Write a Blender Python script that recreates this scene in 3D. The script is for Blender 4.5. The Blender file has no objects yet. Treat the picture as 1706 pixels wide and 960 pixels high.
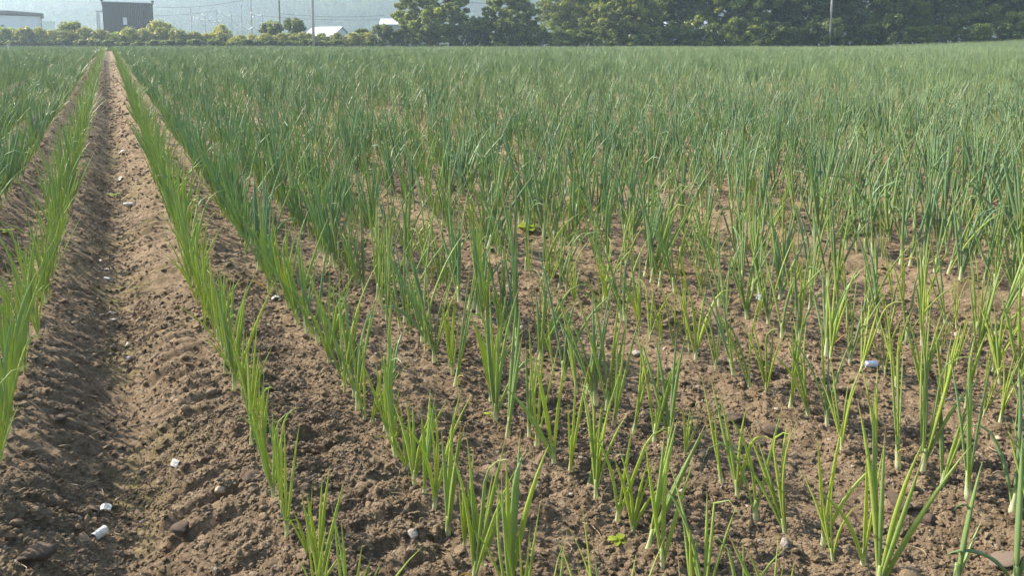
import bpy, math, random
import numpy as np
from mathutils import Vector, Matrix, Euler

random.seed(7)
RNG = np.random.default_rng(7)
SC = bpy.context.scene
COL = SC.collection

# ------------------------------------------------------------------ camera, sky, sun, exposure
CAM_H = 0.983
FPX, CX, CY = 1282.0, 853.0, 270.0             # the photograph is cropped: its optical centre lies above the middle
PITCH = math.atan((CY - 104.0) / FPX)
cam = bpy.data.cameras.new("camera")
cam.sensor_width = 36.0
cam.lens = FPX / 1706.0 * 36.0
cam.shift_y = -(480.0 - CY) / 1706.0
cam.clip_start, cam.clip_end = 0.02, 6000.0
cam_ob = bpy.data.objects.new("camera", cam)
COL.objects.link(cam_ob)
cam_ob.location = (0, 0, CAM_H)
cam_ob.rotation_euler = (math.pi / 2 - PITCH, 0, 0)
SC.camera = cam_ob

SUN_EL, SUN_AZ = math.radians(33), math.radians(-66)     # azimuth measured from +Y towards +X
world = bpy.data.worlds.new("World")
SC.world = world
world.use_nodes = True
wn = world.node_tree.nodes
sky = wn.new("ShaderNodeTexSky")
sky.sky_type = 'NISHITA'
sky.sun_disc = False
sky.sun_elevation = SUN_EL
sky.sun_rotation = SUN_AZ
sky.dust_density = 2.0
wn["Background"].inputs["Strength"].default_value = 0.105
world.node_tree.links.new(sky.outputs[0], wn["Background"].inputs["Color"])
sun = bpy.data.lights.new("sun", 'SUN')
sun.energy = 4.6
sun.angle = math.radians(0.5)
sun.color = (1.0, 0.885, 0.72)
sun_ob = bpy.data.objects.new("sun", sun)
COL.objects.link(sun_ob)
to_sun = Vector((math.sin(SUN_AZ) * math.cos(SUN_EL), math.cos(SUN_AZ) * math.cos(SUN_EL), math.sin(SUN_EL)))
sun_ob.rotation_euler = to_sun.to_track_quat('Z', 'Y').to_euler()
SC.view_settings.view_transform = 'Standard'
SC.view_settings.look = 'None'
SC.view_settings.gamma = 1.0
SC.view_settings.exposure = 1.52
SC.view_settings.use_curve_mapping = False
SC.cycles.max_bounces = 6
SC.cycles.diffuse_bounces = 3
SC.cycles.glossy_bounces = 2
SC.cycles.transmission_bounces = 4
SC.cycles.volume_bounces = 1
SC.cycles.caustics_reflective = False
SC.cycles.caustics_refractive = False
SC.cycles.use_denoising = True

# ------------------------------------------------------------------ numbers of the place
PSI = math.radians(27.4)                       # the rows run this far to the left of the camera axis
RD = np.array([-math.sin(PSI), math.cos(PSI)])  # along the rows
RN = np.array([math.cos(PSI), math.sin(PSI)])   # across the rows
FIELD_END = 77.0
ROWS = [-0.368, 0.207, 0.50, 0.82, 1.12, 1.57, 1.98]
ROWS += [2.31, 2.63]
for b_ in range(75):                            # beds of four rows, a wheel gap between beds
    for o_ in (0.0, 0.345, 0.675, 1.0):
        ROWS.append(3.20 + 1.60 * b_ + o_ + random.uniform(-.015, .015))
for o_ in (0.74, 1.05, 1.36): ROWS.insert(0, -o_)
for b_ in range(18):
    for o_ in (0.0, 0.33, 0.66, 0.98):
        ROWS.insert(0, -1.90 - 1.55 * b_ - o_ + random.uniform(-.015, .015))
ROWS = np.array(ROWS)
I_L0 = int(np.argmin(abs(ROWS + 0.368)))


def st(x, y):
    return x * RN[0] + y * RN[1] - 0.07, x * RD[0] + y * RD[1] - 0.08


def xy(s, t):
    s = s + 0.07; t = t + 0.08
    return s * RN[0] + t * RD[0], s * RN[1] + t * RD[1]


def ray(px, py):
    u, v = (px - CX) / FPX, (CY - py) / FPX
    return np.array([u, math.cos(PITCH) + v * math.sin(PITCH), -math.sin(PITCH) + v * math.cos(PITCH)])


def at(px, py, d):
    r = ray(px, py)
    k = d / r[1]
    return Vector((r[0] * k, d, CAM_H + r[2] * k))


# ------------------------------------------------------------------ noise
def hsh(ix, iy, seed):
    a = (ix.astype(np.int64) * 374761393 + iy.astype(np.int64) * 668265263 + seed * 974711) & 0xFFFFFFFF
    a = ((a ^ (a >> 13)) * 1274126177) & 0xFFFFFFFF
    a = ((a ^ (a >> 16)) * 2246822519) & 0xFFFFFFFF
    return ((a ^ (a >> 15)) & 0xFFFFFF) / float(0x1000000)


def noise(x, y, seed=0):
    ix, iy = np.floor(x), np.floor(y)
    fx, fy = x - ix, y - iy
    ux, uy = fx * fx * fx * (fx * (fx * 6 - 15) + 10), fy * fy * fy * (fy * (fy * 6 - 15) + 10)
    def g(dx, dy):
        a = hsh(ix + dx, iy + dy, seed) * 2 * math.pi
        return np.cos(a) * (fx - dx) + np.sin(a) * (fy - dy)
    n0 = g(0, 0) * (1 - ux) + g(1, 0) * ux
    n1 = g(0, 1) * (1 - ux) + g(1, 1) * ux
    return (n0 * (1 - uy) + n1 * uy) * 1.5


def domes(x, y, cell, rmax, prob, seed):
    gx, gy = x / cell, y / cell
    ix, iy = np.floor(gx), np.floor(gy)
    out = np.zeros_like(x)
    for dx in (-1, 0, 1):
        for dy in (-1, 0, 1):
            jx, jy = ix + dx, iy + dy
            px = (jx + hsh(jx, jy, seed)) * cell
            py = (jy + hsh(jx, jy, seed + 1)) * cell
            r = rmax * (0.35 + 0.65 * hsh(jx, jy, seed + 2) ** 2)
            on = hsh(jx, jy, seed + 3) < prob
            a = hsh(jx, jy, seed + 4) * math.pi
            ex, ey = (x - px), (y - py)
            qx = ex * np.cos(a) + ey * np.sin(a)
            qy = (-ex * np.sin(a) + ey * np.cos(a)) * (1 + 0.7 * hsh(jx, jy, seed + 5))
            hgt = np.sqrt(np.maximum(0, r * r - qx * qx - qy * qy)) * on
            out = np.maximum(out, hgt)
    return out


def sstep(a, b, v):
    t = np.clip((v - a) / (b - a), 0, 1)
    return t * t * (3 - 2 * t)


def terrain(x, y):
    d = np.asarray(y, float)
    k = np.where(d > 3, d - 3, 0)
    k = np.where(d < 3, 0.25 * np.exp(np.minimum(d - 3, 0) * 2.0), np.sqrt(k * k + 0.0625))
    z = 0.0355 * np.minimum(k, 34) + 0.024 * np.clip(k - 34, 0, 50)
    z = z + 0.95 * sstep(28, 60, x) * sstep(34, 76, d)
    z = z + 0.05 * noise(x * 0.12, d * 0.12, 5) * sstep(4, 14, np.hypot(x, d))
    return z


FURROWS = [(-0.10, 0.115, 0.125), (-0.555, 0.06, 0.10), (1.345, 0.035, 0.12), (2.91, 0.06, 0.14), (-1.63, 0.06, 0.13), (4.5, 0.05, 0.14), (6.1, 0.05, 0.14)]


def micro(x, y):
    s, t = st(x, y)
    r = np.hypot(x, y)
    near = 1 - sstep(16, 34, r)
    vn = 1 - sstep(6, 12, r)
    wob = 0.018 * noise(t * 1.1, s * 0.4, 11)
    z = np.zeros_like(s)
    for c, dep, w in FURROWS:
        z -= dep * np.exp(-((s + wob - c) / w) ** 2)
    for rr in ROWS:
        if -8 < rr < 14:
            z += 0.016 * np.exp(-((s - rr) / 0.07) ** 2)
    for c, hh_, w in ((0.385, 0.022, 0.05), (0.69, 0.016, 0.05), (1.0, 0.014, 0.05), (1.74, 0.014, 0.06)):
        z += near * hh_ * np.exp(-((s + 1.5 * wob - c) / w) ** 2) * sstep(-.5, .3, noise(t * 1.5, s, 45))
    # tyre lugs pressed into the wheel path and, weaker, between the rows
    ph = t / 0.088 + 2.2 * (s - 0.05) + 0.45 * noise(t * 2.1, s * 3, 21)
    tri = np.abs((ph % 1.0) - 0.5) * 2
    lug = sstep(0.25, 0.6, tri)
    keep = sstep(-0.35, 0.25, noise(t * 3.1, s * 6, 22))
    m = (np.exp(-((s - 0.06) / 0.085) ** 4) + 0.75 * np.exp(-((s + 0.245) / 0.06) ** 4)
         + 0.7 * np.exp(-((s - 0.355) / 0.075) ** 4) + 0.6 * np.exp(-((s - 0.66) / 0.085) ** 4)
         + 0.5 * np.exp(-((s - 0.97) / 0.085) ** 4) + 0.5 * np.exp(-((s - 1.78) / 0.1) ** 4))
    z += near * m * keep * 0.032 * (lug - 0.5)
    z += near * (0.020 * noise(x * 2.6, y * 2.6, 31) + 0.011 * noise(x * 7, y * 7, 32))
    z += vn * (1 - 0.45 * np.clip(m, 0, 1) * keep) * (0.010 * noise(x * 17, y * 17, 33) + 0.0075 * noise(x * 41, y * 41, 34) + 0.005 * noise(x * 88, y * 88, 35))
    rough = 0.25 + 0.75 * sstep(-0.25, 0.35, noise(s * 2.6, t * 1.7, 41))
    rough = np.clip(rough + 0.6 * np.exp(-((s - 0.385) / 0.06) ** 2) + 0.4 * np.exp(-((s - 0.69) / 0.06) ** 2) + 0.4 * np.exp(-((s + 0.3) / 0.06) ** 2), 0, 1.2)
    rough = rough * (1 - 0.55 * np.exp(-((s + 0.10) / 0.05) ** 2)) * (1 - 0.5 * m * keep)
    z += vn * rough * (0.8 * domes(x, y, 0.13, 0.032, 0.22, 51) + 0.8 * domes(x, y, 0.055, 0.015, 0.38, 61)
                       + 0.8 * domes(x, y, 0.025, 0.0085, 0.6, 71))
    return z


def height(x, y):
    x = np.asarray(x, float); y = np.asarray(y, float)
    fld = 1 - sstep(FIELD_END - 0.5, FIELD_END + 1, y)
    return terrain(x, y) + micro(x, y) * fld


def gz(x, y):
    return float(height(np.array([x]), np.array([y]))[0])


def ground_at(px, py):
    """the point of the ground seen at a pixel of the photograph"""
    r = ray(px, py)
    ks = np.geomspace(0.5, 400, 3000)
    X, Y, Z = r[0] * ks, r[1] * ks, CAM_H + r[2] * ks
    below = np.nonzero(Z < height(X, Y))[0]
    i = below[0] if len(below) else len(ks) - 1
    x, y = X[i], Y[i]
    return Vector((x, y, gz(x, y)))


# ------------------------------------------------------------------ object helpers
def tag(o, label=None, cat=None, group=None, kind=None):
    if label: o["label"] = label
    if cat: o["category"] = cat
    if group: o["group"] = group
    if kind: o["kind"] = kind
    return o


def mesh_from(name, verts, faces, mat=None, smooth=False, attrs=None):
    me = bpy.data.meshes.new(name)
    me.from_pydata([tuple(v) for v in verts], [], faces)
    if attrs:
        for an, vals in attrs.items():
            a = me.attributes.new(an, 'FLOAT', 'POINT')
            a.data.foreach_set("value", np.asarray(vals, np.float32))
    if mat: me.materials.append(mat)
    if smooth: me.polygons.foreach_set("use_smooth", [True] * len(me.polygons))
    me.update()
    return me


def quads_mesh(name, V, mat, attrs=None, smooth=False):
    """V: (n,4,3) array of quads"""
    n = len(V)
    me = bpy.data.meshes.new(name)
    me.vertices.add(n * 4)
    me.vertices.foreach_set("co", V.reshape(-1).astype(np.float32))
    me.loops.add(n * 4)
    me.loops.foreach_set("vertex_index", np.arange(n * 4, dtype=np.int32))
    me.polygons.add(n)
    me.polygons.foreach_set("loop_start", np.arange(0, n * 4, 4, dtype=np.int32))
    me.polygons.foreach_set("loop_total", np.full(n, 4, np.int32))
    if attrs:
        for an, vals in attrs.items():
            a = me.attributes.new(an, 'FLOAT', 'POINT')
            a.data.foreach_set("value", np.repeat(np.asarray(vals, np.float32), 4))
    me.materials.append(mat)
    me.update(); me.validate()
    return me


def obj(name, me, parent=None, loc=(0, 0, 0), rot=(0, 0, 0), scale=(1, 1, 1)):
    o = bpy.data.objects.new(name, me)
    COL.objects.link(o)
    o.location = loc; o.rotation_euler = rot; o.scale = scale
    if parent is not None: o.parent = parent
    return o


class MB:
    def __init__(self): self.v, self.f = [], []
    def box(self, x0, x1, y0, y1, z0, z1):
        b = len(self.v)
        self.v += [(x0, y0, z0), (x1, y0, z0), (x1, y1, z0), (x0, y1, z0), (x0, y0, z1), (x1, y0, z1), (x1, y1, z1), (x0, y1, z1)]
        self.f += [tuple(b + i for i in q) for q in ((0, 3, 2, 1), (4, 5, 6, 7), (0, 1, 5, 4), (1, 2, 6, 5), (2, 3, 7, 6), (3, 0, 4, 7))]
        return self
    def tube(self, pts, radii, n=8, cap=True, flat=1.0):
        b = len(self.v)
        pts = [Vector(p) for p in pts]
        if not hasattr(radii, '__len__'): radii = [radii] * len(pts)
        ref = None
        for i, p in enumerate(pts):
            tdir = (pts[min(i + 1, len(pts) - 1)] - pts[max(i - 1, 0)])
            if tdir.length < 1e-9: tdir = Vector((0, 0, 1))
            tdir.normalize()
            if ref is None: ref = Vector((1, 0, 0)) if abs(tdir.x) < .9 else Vector((0, 1, 0))
            a = tdir.cross(ref).normalized(); c = a.cross(tdir).normalized(); ref = c
            for k in range(n):
                w = 2 * math.pi * k / n
                self.v.append(tuple(p + (a * math.cos(w) + c * math.sin(w) * flat) * radii[i]))
        for i in range(len(pts) - 1):
            for k in range(n):
                k2 = (k + 1) % n
                self.f.append((b + i * n + k, b + i * n + k2, b + (i + 1) * n + k2, b + (i + 1) * n + k))
        if cap:
            self.f.append(tuple(b + k for k in reversed(range(n))))
            self.f.append(tuple(b + (len(pts) - 1) * n + k for k in range(n)))
        return self
    def poly(self, vs, fs):
        b = len(self.v); self.v += [tuple(v) for v in vs]; self.f += [tuple(b + i for i in q) for q in fs]; return self
    def build(self, name, mat, parent=None, smooth=False, loc=(0, 0, 0), rot=(0, 0, 0)):
        return obj(name, mesh_from(name, self.v, self.f, mat, smooth), parent, loc, rot)


# ------------------------------------------------------------------ materials
def new_mat(name):
    m = bpy.data.materials.new(name); m.use_nodes = True
    nt = m.node_tree
    return m, nt, nt.nodes, nt.links, nt.nodes["Principled BSDF"]


def plain(name, col, rough=0.6, var=0.12, scale=6.0, bump=0.0, bscale=40.0, metallic=0.0):
    m, nt, N, L, p = new_mat(name)
    tc = N.new("ShaderNodeTexCoord")
    nz = N.new("ShaderNodeTexNoise"); nz.inputs["Scale"].default_value = scale; nz.inputs["Detail"].default_value = 6
    L.new(tc.outputs["Object"], nz.inputs["Vector"])
    rp = N.new("ShaderNodeValToRGB")
    rp.color_ramp.elements[0].position, rp.color_ramp.elements[1].position = 0.3, 0.7
    rp.color_ramp.elements[0].color = (*[c * (1 - var) for c in col], 1)
    rp.color_ramp.elements[1].color = (*[min(1, c * (1 + var)) for c in col], 1)
    L.new(nz.outputs["Fac"], rp.inputs["Fac"]); L.new(rp.outputs["Color"], p.inputs["Base Color"])
    p.inputs["Roughness"].default_value = rough
    p.inputs["Metallic"].default_value = metallic
    if bump:
        n2 = N.new("ShaderNodeTexNoise"); n2.inputs["Scale"].default_value = bscale; n2.inputs["Detail"].default_value = 5
        L.new(tc.outputs["Object"], n2.inputs["Vector"])
        b = N.new("ShaderNodeBump"); b.inputs["Strength"].default_value = bump; b.inputs["Distance"].default_value = 0.02
        L.new(n2.outputs["Fac"], b.inputs["Height"]); L.new(b.outputs["Normal"], p.inputs["Normal"])
    return m


def mixrgb(N, L, fac, a, b, blend='MIX'):
    n = N.new("ShaderNodeMix"); n.data_type = 'RGBA'; n.blend_type = blend
    for sock, val in ((n.inputs[0], fac), (n.inputs[6], a), (n.inputs[7], b)):
        if hasattr(val, "is_linked") or hasattr(val, "links"): L.new(val, sock)
        elif isinstance(val, (int, float)): sock.default_value = val
        else: sock.default_value = (*val, 1)
    return n.outputs[2]


def attr(N, name, kind='GEOMETRY'):
    a = N.new("ShaderNodeAttribute"); a.attribute_name = name; a.attribute_type = kind
    return a


def ramp(N, L, fac, p0, p1, c0=(0, 0, 0), c1=(1, 1, 1)):
    if p0 > p1: p0, p1, c0, c1 = p1, p0, c1, c0
    r = N.new("ShaderNodeValToRGB")
    r.color_ramp.elements[0].position, r.color_ramp.elements[1].position = p0, p1
    r.color_ramp.elements[0].color, r.color_ramp.elements[1].color = (*c0, 1), (*c1, 1)
    L.new(fac, r.inputs["Fac"])
    return r.outputs["Color"]


def soil_material(name, clod=False):
    m, nt, N, L, p = new_mat(name)
    geo = N.new("ShaderNodeNewGeometry")
    def nz(scale, detail=5, rough=0.6):
        n = N.new("ShaderNodeTexNoise"); n.inputs["Scale"].default_value = scale
        n.inputs["Detail"].default_value = detail; n.inputs["Roughness"].default_value = rough
        L.new(geo.outputs["Position"], n.inputs["Vector"]); return n.outputs["Fac"]
    c = mixrgb(N, L, ramp(N, L, nz(2.2), 0.35, 0.68), (0.140, 0.100, 0.062), (0.235, 0.174, 0.112))
    c = mixrgb(N, L, ramp(N, L, nz(26), 0.40, 0.72), c, (0.325, 0.248, 0.166))
    c = mixrgb(N, L, ramp(N, L, nz(75), 0.52, 0.40, (0, 0, 0), (0.55, 0.55, 0.55)), c, (0.085, 0.060, 0.042))
    c = mixrgb(N, L, ramp(N, L, nz(11, 2), 0.58, 0.75, (0, 0, 0), (.4, .4, .4)), c, (0.215, 0.142, 0.086))
    if clod:
        t = attr(N, "tint", 'INSTANCER')
        c = mixrgb(N, L, ramp(N, L, t.outputs["Fac"], 0.0, 0.9, (0, 0, 0), (0.65, 0.65, 0.65)), c, (0.310, 0.236, 0.158))
        c = mixrgb(N, L, ramp(N, L, t.outputs["Fac"], 0.990, 0.993), c, (0.42, 0.37, 0.31))
    else:
        mo = attr(N, "moss")
        f = N.new("ShaderNodeMath"); f.operation = 'MULTIPLY'
        L.new(mo.outputs["Fac"], f.inputs[0]); L.new(ramp(N, L, nz(18), 0.38, 0.62), f.inputs[1])
        c = mixrgb(N, L, f.outputs[0], c, (0.235, 0.215, 0.075))
        fl = attr(N, "field")
        g = mixrgb(N, L, ramp(N, L, nz(0.9), 0.35, 0.65), (0.075, 0.115, 0.035), (0.15, 0.17, 0.06))
        c = mixrgb(N, L, fl.outputs["Fac"], g, c)
    L.new(c, p.inputs["Base Color"])
    p.inputs["Roughness"].default_value = 0.95
    p.inputs["Specular IOR Level"].default_value = 0.15
    b = N.new("ShaderNodeBump"); b.inputs["Strength"].default_value = 1.0; b.inputs["Distance"].default_value = 0.008
    L.new(nz(230, 8, 0.75), b.inputs["Height"])
    L.new(b.outputs["Normal"], p.inputs["Normal"])
    return m


def leaf_shader(m, nt, N, L, p, color, trans, tcol_gain=(1.5, 1.35, 0.6), rough=0.45, spec=0.4):
    L.new(color, p.inputs["Base Color"])
    p.inputs["Roughness"].default_value = rough
    p.inputs["Specular IOR Level"].default_value = spec
    tr = N.new("ShaderNodeBsdfTranslucent")
    L.new(mixrgb(N, L, 1.0, color, tcol_gain, 'MULTIPLY'), tr.inputs["Color"])
    mx = N.new("ShaderNodeMixShader"); mx.inputs[0].default_value = trans
    L.new(p.outputs[0], mx.inputs[1]); L.new(tr.outputs[0], mx.inputs[2])
    L.new(mx.outputs[0], N["Material Output"].inputs["Surface"])


def onion_material(name, instanced):
    m, nt, N, L, p = new_mat(name)
    if instanced:
        tint = attr(N, "tint", 'INSTANCER').outputs["Fac"]
    else:
        oi = N.new("ShaderNodeObjectInfo")
        sp = N.new("ShaderNodeSeparateColor"); L.new(oi.outputs["Color"], sp.inputs[0]); tint = sp.outputs[0]
    lr = attr(N, "lr").outputs["Fac"]
    al = attr(N, "along").outputs["Fac"]
    dry = attr(N, "dry").outputs["Fac"]
    f = N.new("ShaderNodeMath"); f.operation = 'MULTIPLY_ADD'; f.inputs[1].default_value = 0.45; f.use_clamp = True
    L.new(lr, f.inputs[0])
    f0 = N.new("ShaderNodeMath"); f0.operation = 'SUBTRACT'; L.new(tint, f0.inputs[0]); f0.inputs[1].default_value = 0.22
    L.new(f0.outputs[0], f.inputs[2])
    r = N.new("ShaderNodeValToRGB"); e = r.color_ramp.elements
    e[0].position, e[0].color = 0.0, (0.360, 0.440, 0.085, 1)
    e[1].position, e[1].color = 1.0, (0.190, 0.295, 0.175, 1)
    k = e.new(0.45); k.color = (0.275, 0.370, 0.120, 1)
    L.new(f.outputs[0], r.inputs["Fac"])
    c = r.outputs["Color"]
    c = mixrgb(N, L, ramp(N, L, al, 0.30, 0.02, (0, 0, 0), (.75, .75, .75)), c, (0.28, 0.36, 0.10))
    c = mixrgb(N, L, ramp(N, L, al, 0.085, 0.0, (0, 0, 0), (.9, .9, .9)), c, (0.62, 0.63, 0.48))
    # fine streaks along the leaf
    tc = N.new("ShaderNodeTexCoord")
    nzn = N.new("ShaderNodeTexNoise"); nzn.inputs["Scale"].default_value = 35
    L.new(tc.outputs["Object"], nzn.inputs["Vector"])
    c = mixrgb(N, L, ramp(N, L, nzn.outputs["Fac"], 0.5, 0.75, (0, 0, 0), (.35, .35, .35)), c, (0.20, 0.28, 0.13))
    # withered tips on some leaves, whole dry leaves
    ml = N.new("ShaderNodeMath"); ml.operation = 'MULTIPLY'
    L.new(ramp(N, L, al, 0.82, 0.97), ml.inputs[0]); L.new(ramp(N, L, lr, 0.60, 0.75), ml.inputs[1])
    c = mixrgb(N, L, ml.outputs[0], c, (0.42, 0.33, 0.15))
    c = mixrgb(N, L, dry, c, (0.50, 0.38, 0.16))
    leaf_shader(m, nt, N, L, p, c, 0.42, (1.3, 1.3, 0.65), 0.42, 0.5)
    return m


def foliage_material(name, dark, light, trans=0.35, spec=0.35):
    m, nt, N, L, p = new_mat(name)
    lr = attr(N, "lr").outputs["Fac"]
    oi = N.new("ShaderNodeObjectInfo")
    c = mixrgb(N, L, lr, dark, light)
    h = N.new("ShaderNodeHueSaturation")
    mr = N.new("ShaderNodeMapRange"); mr.inputs[3].default_value, mr.inputs[4].default_value = 0.86, 1.14
    L.new(oi.outputs["Random"], mr.inputs[0]); L.new(mr.outputs[0], h.inputs["Value"]); L.new(c, h.inputs["Color"])
    leaf_shader(m, nt, N, L, p, h.outputs["Color"], trans, (1.5, 1.4, 0.5), 0.5, spec)
    return m


M_SOIL = soil_material("soil")
M_CLOD = soil_material("clod", True)
M_ONION = onion_material("onion_leaf", False)
M_ONION_I = onion_material("onion_leaf_mass", True)

# ------------------------------------------------------------------ ground: one sheet to the horizon
def build_ground():
    fine = math.radians(44)
    th = np.concatenate([np.linspace(-fine, fine, 470), np.radians(np.arange(47, 314, 4.0))])
    r = [0.03, 0.15, 0.3]
    while r[-1] < 0.85: r.append(r[-1] + 0.02)
    while r[-1] < 4.2: r.append(r[-1] * 1.0042)
    while r[-1] < 14: r.append(r[-1] * 1.005)
    while r[-1] < 34: r.append(r[-1] * 1.009)
    while r[-1] < 110: r.append(r[-1] * 1.02)
    while r[-1] < 3500: r.append(r[-1] * 1.2)
    r = np.array(r)
    R, T = np.meshgrid(r, th, indexing='ij')
    X, Y = R * np.sin(T), R * np.cos(T)
    Z = height(X.ravel(), Y.ravel()).reshape(X.shape)
    n, k = X.shape
    co = np.stack([X, Y, Z], -1).reshape(-1, 3)
    i, j = np.meshgrid(np.arange(n - 1), np.arange(k), indexing='ij')
    j2 = (j + 1) % k
    q = np.stack([i * k + j, (i + 1) * k + j, (i + 1) * k + j2, i * k + j2], -1).reshape(-1, 4)[:, ::-1]
    me = bpy.data.meshes.new("ground")
    me.vertices.add(len(co) + 1)
    me.vertices.foreach_set("co", np.concatenate([co, [[0, 0, co[:k, 2].mean()]]]).ravel().astype(np.float32))
    tri = np.stack([np.arange(k), (np.arange(k) + 1) % k, np.full(k, len(co))], -1)[:, ::-1]
    loops = np.concatenate([q.ravel(), tri.ravel()]).astype(np.int32)
    me.loops.add(len(loops)); me.loops.foreach_set("vertex_index", loops)
    tot = np.concatenate([np.full(len(q), 4), np.full(len(tri), 3)]).astype(np.int32)
    me.polygons.add(len(tot))
    me.polygons.foreach_set("loop_total", tot)
    me.polygons.foreach_set("loop_start", np.concatenate([[0], np.cumsum(tot)[:-1]]).astype(np.int32))
    me.polygons.foreach_set("use_smooth", np.ones(len(tot), bool))
    x, y = co[:, 0], co[:, 1]
    s, t = st(x, y)
    fld = 1 - sstep(FIELD_END - 0.5, FIELD_END + 0.8, y + 0.8 * noise(x * .5, y * .5, 8))
    moss = np.exp(-((s + 0.10) / 0.055) ** 2) * 0.75 * sstep(-0.3, 0.3, noise(t * 1.4, s * 4, 91)) + 0.35 * sstep(.2, .6, noise(x * 1.6, y * 1.6, 92))
    for an, val in (("field", fld), ("moss", moss)):
        a = me.attributes.new(an, 'FLOAT', 'POINT')
        a.data.foreach_set("value", np.append(val, 0).astype(np.float32))
    me.materials.append(M_SOIL)
    me.update(); me.validate()
    tag(obj("ground", me), "bare brown cloddy field soil with wheel furrows and tyre marks", kind="structure")


build_ground()

# ------------------------------------------------------------------ instancing for what nobody could count
def instancer(name, pts, rot, scl, idx, tint, protos, label, cat):
    src = bpy.data.collections.new(name + "_pieces")
    for i, me in enumerate(protos):
        src.objects.link(bpy.data.objects.new("%s_piece_%03d" % (name, i), me))
    me = bpy.data.meshes.new(name)
    me.vertices.add(len(pts))
    me.vertices.foreach_set("co", np.asarray(pts, np.float32).ravel())
    a = me.attributes.new("rot", 'FLOAT_VECTOR', 'POINT'); a.data.foreach_set("vector", np.asarray(rot, np.float32).ravel())
    a = me.attributes.new("scl", 'FLOAT_VECTOR', 'POINT'); a.data.foreach_set("vector", np.asarray(scl, np.float32).ravel())
    a = me.attributes.new("idx", 'INT', 'POINT'); a.data.foreach_set("value", np.asarray(idx, np.int32))
    a = me.attributes.new("tint", 'FLOAT', 'POINT'); a.data.foreach_set("value", np.asarray(tint, np.float32))
    o = obj(name, me)
    ng = bpy.data.node_groups.new(name, 'GeometryNodeTree')
    ng.interface.new_socket("Geometry", in_out='INPUT', socket_type='NodeSocketGeometry')
    ng.interface.new_socket("Geometry", in_out='OUTPUT', socket_type='NodeSocketGeometry')
    N, L = ng.nodes, ng.links
    gi, go = N.new("NodeGroupInput"), N.new("NodeGroupOutput")
    ci = N.new("GeometryNodeCollectionInfo"); ci.inputs["Collection"].default_value = src
    ci.inputs["Separate Children"].default_value = True; ci.inputs["Reset Children"].default_value = True
    ip = N.new("GeometryNodeInstanceOnPoints")
    ip.inputs["Pick Instance"].default_value = True
    def na(nm, typ):
        n = N.new("GeometryNodeInputNamedAttribute"); n.data_type = typ; n.inputs["Name"].default_value = nm
        return n.outputs["Attribute"]
    e2r = N.new("FunctionNodeEulerToRotation")
    L.new(na("rot", 'FLOAT_VECTOR'), e2r.inputs[0])
    L.new(gi.outputs[0], ip.inputs["Points"]); L.new(ci.outputs[0], ip.inputs["Instance"])
    L.new(na("idx", 'INT'), ip.inputs["Instance Index"])
    L.new(e2r.outputs[0], ip.inputs["Rotation"]); L.new(na("scl", 'FLOAT_VECTOR'), ip.inputs["Scale"])
    L.new(ip.outputs[0], go.inputs[0])
    md = o.modifiers.new("scatter", 'NODES'); md.node_group = ng
    tag(o, label, cat, kind="stuff")
    return o


# ------------------------------------------------------------------ clods and crumbs on the soil
def clod_mesh(seed, subdiv=2, rough=0.28, mat=None, name="clod"):
    import bmesh
    rg = np.random.default_rng(seed)
    bm = bmesh.new(); bmesh.ops.create_icosphere(bm, subdivisions=subdiv, radius=1.0)
    dirs = rg.normal(size=(9, 3)); dirs /= np.linalg.norm(dirs, axis=1)[:, None]
    cut = rg.uniform(0.5, 0.9, 9)
    ax = rg.uniform(0.75, 1.25, 3) * (1, 1, 0.75)
    for v in bm.verts:
        p = np.array(v.co); r = 1.0
        dd = dirs @ p
        for a, c in zip(dd, cut):
            if a > 1e-6: r = min(r, c / a)
        r *= 1 + rough * 0.35 * math.sin(p[0] * 5 + seed) * math.sin(p[1] * 6 + 2 * seed) * math.sin(p[2] * 5)
        r *= 1 + rg.uniform(-0.11, 0.11)
        v.co = Vector(p * r * ax)
    me = bpy.data.meshes.new(name); bm.to_mesh(me); bm.free()
    me.polygons.foreach_set("use_smooth", [subdiv > 2] * len(me.polygons))
    me.materials.append(mat)
    return me


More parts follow.
